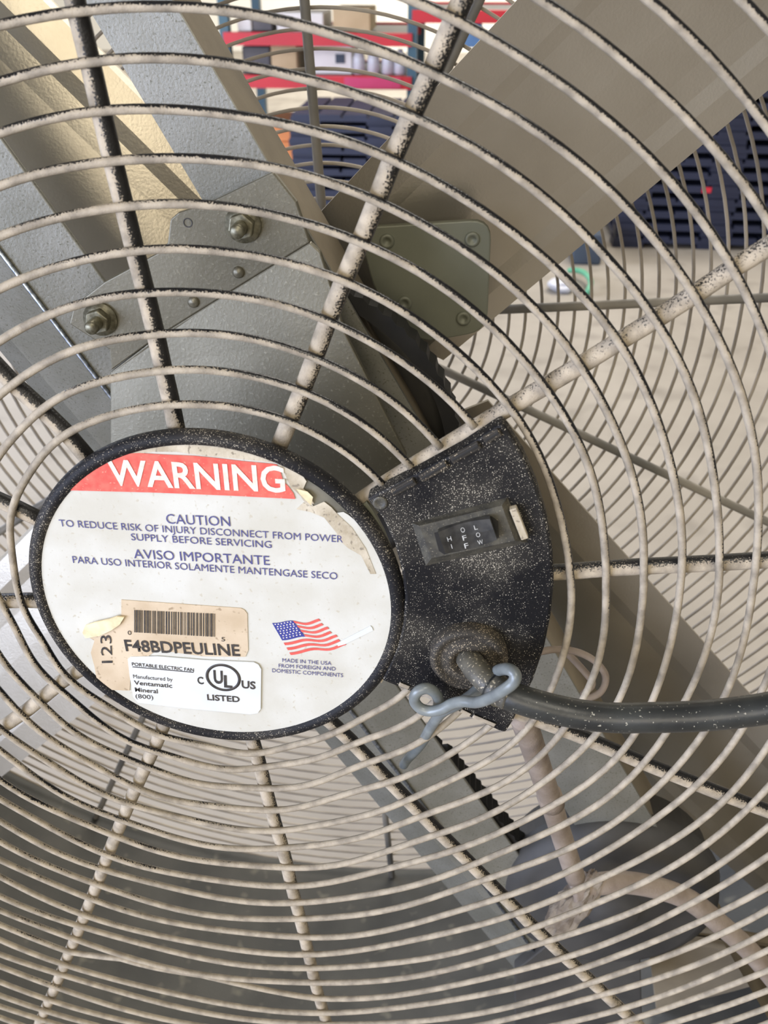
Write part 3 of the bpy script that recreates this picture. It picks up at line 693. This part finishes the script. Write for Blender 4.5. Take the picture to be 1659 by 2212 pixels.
# raised bezel
def prism_frame(outer, inner, z0, z1, nm, m, parent):
    n = len(outer); V = [W(U(x, y, z0)) for x, y in outer]+[W(U(x, y, z1)) for x, y in inner]
    F = [(i, (i+1) % n, n+(i+1) % n, n+i) for i in range(n)]+[tuple(range(n, 2*n))]
    return obj(nm, V, F, m, parent)
bz = prism_frame([(890, 1130), (1096, 1074), (1140, 1172), (920, 1222)], [(906, 1136), (1084, 1092), (1112, 1168), (932, 1206)], ZH, ZH+0.055, 'switch_bezel', M['bezel'], hs)
bar2((1108, 1100), (1134, 1166), 0.018, ZH+0.045, M['oldpaper'], 'bezel_lip', 0.04)
# rocker well and rocker
flat('rocker_well', [(938, 1152), (1062, 1116), (1076, 1126), (1078, 1162), (960, 1198), (948, 1190)], ZH+0.058, M['black'], hs, 0.01)
rk = []
nk = 10
for s in range(nk+1):
    t = s/nk
    x0, y0 = 946+(1058-946)*t, 1150+(1121-1150)*t-6*math.sin(math.pi*t)
    x1, y1 = 962+(1074-962)*t, 1196+(1166-1196)*t+4*math.sin(math.pi*t)
    zz = ZH+0.075+0.055*(2*abs(t-0.45))**2*0.5
    rk.append([U(x0, y0, zz), U((x0+x1)/2, (y0+y1)/2, zz+0.004), U(x1, y1, zz)])
profile_sheet('rocker_switch', rk, 0.03, M['rocker'], hs, 'black rocker switch marked HI OFF LOW')
def vtext(chars, x, y, dx, dy, cap, wd):
    for i, ch in enumerate(chars):
        px, py = x+dx*i, y+dy*i
        hw = {'I': 0.7, 'L': 3.4, 'W': 5.6}.get(ch, wd*0.72)
        text(ch, (px-hw, py+hw*0.26), (px+hw, py-hw*0.26), cap, M['paleprint'], ZH+0.098, hs, 0.0, updir=(-0.27, -0.96))
vtext('HI', 972, 1169, 5, 16, 10, 6)
vtext('OFF', 1001, 1150, 4, 17, 11, 6)
vtext('LOW', 1029, 1144, 5, 16, 10, 6)
# screw
c = U(1074, 1517, ZH+0.02)
lathe('corner_screw', [(0.05, ZH), (0.045, ZH+0.012), (0.02, ZH+0.016), (0.0, ZH+0.008)], M['bolt'], hs, (c.x, c.y), 16)
# grommet
gc = U(1012, 1426, ZH+0.06)
lathe('cord_grommet', [(0.205, ZH), (0.205, ZH+0.05), (0.19, ZH+0.075), (0.17, ZH+0.08), (0.155, ZH+0.065), (0.14, ZH+0.06), (0.11, ZH+0.085), (0.085, ZH+0.085), (0.075, ZH+0.06), (0.0, ZH+0.04)], M['grommet'], hs, (gc.x, gc.y), 56)
# cord
cpts = [(1008, 1418, 0.04), (1016, 1428, 0.12), (1032, 1450, 0.22), (1062, 1480, 0.30), (1100, 1502, 0.35), (1160, 1522, 0.38), (1240, 1541, 0.40), (1320, 1550, 0.42), (1400, 1550, 0.44), (1500, 1547, 0.46), (1600, 1538, 0.48), (1700, 1520, 0.50), (1850, 1470, 0.52), (2100, 1330, 0.5)]
S = spline([W(U(*q)) for q in cpts], 8)
tube('power_cord', S[24:], 0.074*UN, M['cord'], fan, seg=24, label='thick black rubber power cord')
tube('cord_sleeve', S[:33], [0.066*UN]*25+[0.076*UN]*8, M['cordold'], fan, seg=24, label='dust coated start of the cord')

# grey wire hook twisted round the cord ----------------------------------------
hook = [(872, 1652, -0.35), (881, 1639, -0.28), (910, 1607, -0.14), (930, 1572, 0.0), (954, 1540, 0.10), (988, 1522, 0.16), (1020, 1500, 0.16), (1044, 1478, 0.14), (1064, 1458, 0.16), (1080, 1447, 0.30), (1100, 1446, 0.42), (1113, 1458, 0.46), (1109, 1474, 0.47), (1092, 1488, 0.46), (1060, 1507, 0.40), (1030, 1517, 0.33), (1000, 1515, 0.28), (977, 1520, 0.24), (954, 1532, 0.22), (930, 1536, 0.20), (908, 1530, 0.19), (895, 1513, 0.18), (902, 1494, 0.18), (922, 1487, 0.17), (940, 1497, 0.15), (948, 1516, 0.13), (944, 1532, 0.11)]
t_ = thing('wire_hook', 'grey coated wire twisted into a loop round the black cord below the switch', 'wire', loc=W(U(1000, 1515, 0.2)))
S = spline([W(U(*q)) for q in hook], 7)
o = tube('hook_wire', [p-t_.location for p in S], 0.030*UN, M['tie'], t_, seg=14)

# ------------------------------------------------------------------ behind the fan
YR = 4.6
def gbox(name, px0, py0, px1, py1, Y, depth, m, parent, label=None, ang=0.0, ob=None):
    """box whose front face spans the photo points at world depth Y; parent holds the location"""
    a = at(px0, py0, Y); b = at(px1, py1, Y)
    loc = parent.location if parent else Vector((0, 0, 0))
    return box_world(name, (a.x-loc.x, Y-loc.y, b.z-loc.z), (b.x-loc.x, Y+depth-loc.y, a.z-loc.z), m, parent, label)
def sbox(name, label, cat, px0, py0, px1, py1, Y, depth, m, group=None, floor_=False):
    a = at(px0, py0, Y); b = at(px1, py1, Y)
    z0 = 0.0 if floor_ else b.z
    bm = bmesh.new()
    V = [(x, y, z) for x in (a.x, b.x) for y in (Y, Y+depth) for z in (z0, a.z)]
    cx, cy, cz = (a.x+b.x)/2, Y+depth/2, z0
    V = [(x-cx, y-cy, z-cz) for x, y, z in V]
    o = obj(name, V, [(0, 1, 3, 2), (4, 6, 7, 5), (0, 4, 5, 1), (2, 3, 7, 6), (0, 2, 6, 4), (1, 5, 7, 3)], m)
    o.location = (cx, cy, cz); o['label'] = label; o['category'] = cat
    if group: o['group'] = group
    b_ = o.modifiers.new('bevel', 'BEVEL'); b_.width = 0.008; b_.segments = 2
    return o
rack = thing('pallet_rack', 'warehouse rack with red beams and blue green uprights beyond the fan', 'rack', loc=(at(640, 150, YR).x, YR+0.4, 0))
def rpart(name, x0, x1, y0, y1, z0, z1, m):
    l = rack.location
    return box_world(name, (x0-l.x, y0-l.y, z0-l.z), (x1-l.x, y1-l.y, z1-l.z), m, rack)
xa, xb = at(486, 100, YR).x, at(890, 100, YR).x
xc = at(1290, 100, YR).x
zt = 2.6
for xx in (xa, xb, xc):
    for yy in (YR, YR+0.75): rpart('rack_upright', xx-0.022, xx+0.022, yy, yy+0.06, 0, zt, M['upright'])
def zat(px, py): return at(px, py, YR).z
for (p0, p1, x0, x1, m) in (((600, 70), (600, 98), xa, xb, M['beam']), ((640, 163), (640, 190), xa, xb, M['beam']), ((1070, 22), (1070, 50), xb, xc, M['beam']), ((600, -120), (600, -92), xa, xb, M['beam'])):
    z1 = zat(*p0); z0 = zat(*p1)
    for yy in (YR-0.02, YR+0.72): rpart('rack_beam', x0, x1, yy, yy+0.05, z0, z1, m)
    rpart('shelf_deck', x0+0.02, x1-0.02, YR+0.03, YR+0.72, z1-0.03, z1-0.01, M['greybin'])
rpart('beam_tint_sheet', at(745, 175, YR).x, at(866, 175, YR).x, YR-0.028, YR-0.021, zat(640, 190)+0.005, zat(640, 163)-0.004, M['pinkbeam'])  # added sheet that gives the beam's right half its pink cast
z1s = zat(600, 70); z2s = zat(640, 163)
def onshelf(name, label, cat, px0, px1, zs, h, m, grp=None, dy=0.06, dep=0.3):
    a = at(px0, 100, YR+dy).x; b = at(px1, 100, YR+dy).x
    V = [(x, y, z) for x in (-(b-a)/2, (b-a)/2) for y in (-dep/2, dep/2) for z in (0, h)]
    o = obj(name, V, [(0, 1, 3, 2), (4, 6, 7, 5), (0, 4, 5, 1), (2, 3, 7, 6), (0, 2, 6, 4), (1, 5, 7, 3)], m)
    o.location = ((a+b)/2, YR+dy+dep/2, zs); o['label'] = label; o['category'] = cat
    if grp: o['group'] = grp
    b_ = o.modifiers.new('bevel', 'BEVEL'); b_.width = 0.006; b_.segments = 2
    return o
onshelf('storage_bin', 'dark grey bin on the lower red shelf, next to the left upright', 'bin', 522, 582, z2s, 0.12, M['greybin'])
onshelf('carton', 'yellowish tan carton on the lower shelf right of the dark bin', 'carton', 584, 640, z2s, 0.15, M['cartontan'])
wb = onshelf('storage_box', 'wide white box on the lower shelf with a small slate label', 'box', 662, 760, z2s, 0.145, M['whitebin'])
l_ = wb.location
box_world('box_label', (0.03, -0.155, 0.05), (0.075, -0.149, 0.09), M['deckblue'], wb)
def jug(px, zs, label, k):
    prof = [(0, 0), (0.026, 0), (0.03, 0.01), (0.03, 0.065), (0.024, 0.085), (0.014, 0.095), (0.014, 0.11), (0.0, 0.11)]
    V = []; F = []; n = len(prof); sg = 14
    for s in range(sg):
        for r, z in prof: V.append((r*math.cos(2*math.pi*s/sg), r*math.sin(2*math.pi*s/sg), z))
    for s in range(sg):
        for i in range(n-1): F.append((s*n+i, s*n+i+1, ((s+1) % sg)*n+i+1, ((s+1) % sg)*n+i))
    o = obj('plastic_jug', V, F, M['clear'], None, True); o.location = (at(px, 160, YR+0.05).x, YR+0.05, zs)
    o['label'] = label; o['category'] = 'jug'; o['group'] = 'pale jugs on the lower shelf'
for i, (px, wh) in enumerate(((776, 'leftmost'), (807, 'second from the left'), (838, 'third from the left'), (864, 'rightmost'))):
    jug(px, z2s+0.004, 'small pale plastic jug, %s of four on the lower red shelf' % wh, i)
for i, (px0, px1, h, m, lb) in enumerate(((516, 546, 0.07, 'whitebin', 'low white tub on the upper red shelf beside the left upright'), (548, 590, 0.06, 'greybin', 'low dark tray on the upper red shelf, second from the left'), (600, 700, 0.08, 'whitebin', 'long pale box lying on the upper red shelf'), (720, 800, 0.10, 'cartontan', 'tan carton at the right on the upper red shelf'))):
    onshelf('shelf_box', lb, 'box', px0, px1, z1s, h, M[m])
zs3 = zat(1070, 22)
onshelf('storage_box', 'pale blue bin on the floor behind the upright at the right', 'bin', 985, 1040, 0.62, 0.10, M['bluebin']).location.z = zat(1010, 105)
# cartons on the floor under the rack
cz = []
for i, (x0, x1, lb) in enumerate(((545, 640, 'left'), (642, 740, 'middle'), (742, 830, 'right'))):
    base = 0.0
    a = at(x0, 300, YR+0.1).x; b = at(x1, 300, YR+0.1).x
    for j in range(3):
        h = 0.085+0.01*((i+j) % 2)
        onshelf('carton', '%s orange carton in the %s stack on the floor under the rack' % (('lowest', 'second', 'topmost')[j], lb), 'carton', x0, x1, base, h, M['carton'], None, 0.02+0.01*j, 0.4)
        base += h+0.001

# pallet stacks --------------------------------------------------------------
def pallet(name, label, group, cx, cy, z, wx, wy, h, m):
    t = thing(name, label, 'pallet', group, (cx, cy, z))
    n = 7; sw = wx/(n+0.0)
    for i in range(n):
        box_world('deck_slat', (-wx/2+i*sw+0.006, -wy/2, h-0.012), (-wx/2+(i+1)*sw-0.006, wy/2, h), m, t)
    for yy in (-wy/2, -0.04, wy/2-0.09):
        box_world('stringer', (-wx/2, yy, h-0.026), (wx/2, yy+0.09, h-0.012), m, t)
    for xx in (-wx/2, -0.06, wx/2-0.12):
        for yy in (-wy/2+0.005, wy/2-0.095): box_world('foot_block', (xx, yy, 0), (xx+0.12, yy+0.09, h-0.026), m, t)
    return t
ORD = ('lowest', 'second', 'third', 'fourth', 'fifth', 'sixth', 'seventh', 'eighth', 'ninth', 'tenth', 'eleventh', 'twelfth', 'thirteenth', 'fourteenth')
def stack(pxl, pxr, pyb, pyt, n, m, where, name='plastic_pallet', depth=0.8):
    # distance at which pyb meets the floor
    v = L(ray((pxl+pxr)/2, pyb)); c = W(CAMF); t = -c.z/v.z; Y = (c+v*t).y
    xl, xr = at(pxl, pyb, Y).x, at(pxr, pyb, Y).x; H = at((pxl+pxr)/2, pyt, Y).z; h = H/n
    for i in range(n):
        lb = '%s navy plastic pallet %s' % ('topmost' if i == n-1 else ORD[i]+' from the floor', where)
        pallet(name, lb, 'navy pallets '+where, (xl+xr)/2+0.006*math.sin(i*2.1), Y+depth/2, i*h, xr-xl, depth, h-0.002, m)
    return Y, xl, xr, H
Y2, xl, xr, H2 = stack(1322, 1760, 540, 190, 12, M['pallet'], 'in the stack at the right edge')
tg = box_world('paper_tag', (0, -0.004, 0), (0.035, 0, 0.02), M['tagred']); q = at(1515, 416, Y2-0.002); tg.location = q
tg['label'] = 'small red tag stuck on the right pallet stack'; tg['category'] = 'tag'
Y1, xl1, xr1, H1 = stack(636, 1010, 500, 248, 11, M['pallet'], 'in the stack between the two upper spokes', depth=0.5)
# low crate beside the right stack
cr = sbox('low_crate', 'low slate blue crate on the floor left of the right pallet stack', 'crate', 1240, 505, 1300, 552, Y2-0.25, 0.3, M['deckblue'], None, True)
# scrap on the floor
def floorpt(px, py): v = L(ray(px, py)); c = W(CAMF); return c+v*(-c.z/v.z)
q0 = floorpt(1252, 615)
sp = spline([floorpt(x, y)+Vector((0, 0, z)) for x, y, z in ((1228, 596, 0.02), (1245, 602, 0.03), (1262, 612, 0.035), (1274, 628, 0.03), (1268, 640, 0.012))], 5)
o = tube('plastic_strap', [p-q0 for p in sp], 0.010, M['strap'], None, seg=8); o.location = q0
o['label'] = 'pale green strap lying on the concrete beyond the fan'; o['category'] = 'strap'
q0 = floorpt(1212, 628)
bm = bmesh.new(); bmesh.ops.create_icosphere(bm, subdivisions=3, radius=0.045)
for v in bm.verts:
    v.co *= 1+0.35*noise.noise(v.co*30); v.co.z = max(v.co.z*0.5+0.02, 0.0)
me = bpy.data.meshes.new('crumpled_film'); bm.to_mesh(me); bm.free(); me.materials.append(M['clear'])
o = bpy.data.objects.new('crumpled_film', me); C.objects.link(o); o.location = q0; o['label'] = 'small crumpled piece of pale film on the floor beside the green strap'; o['category'] = 'litter'
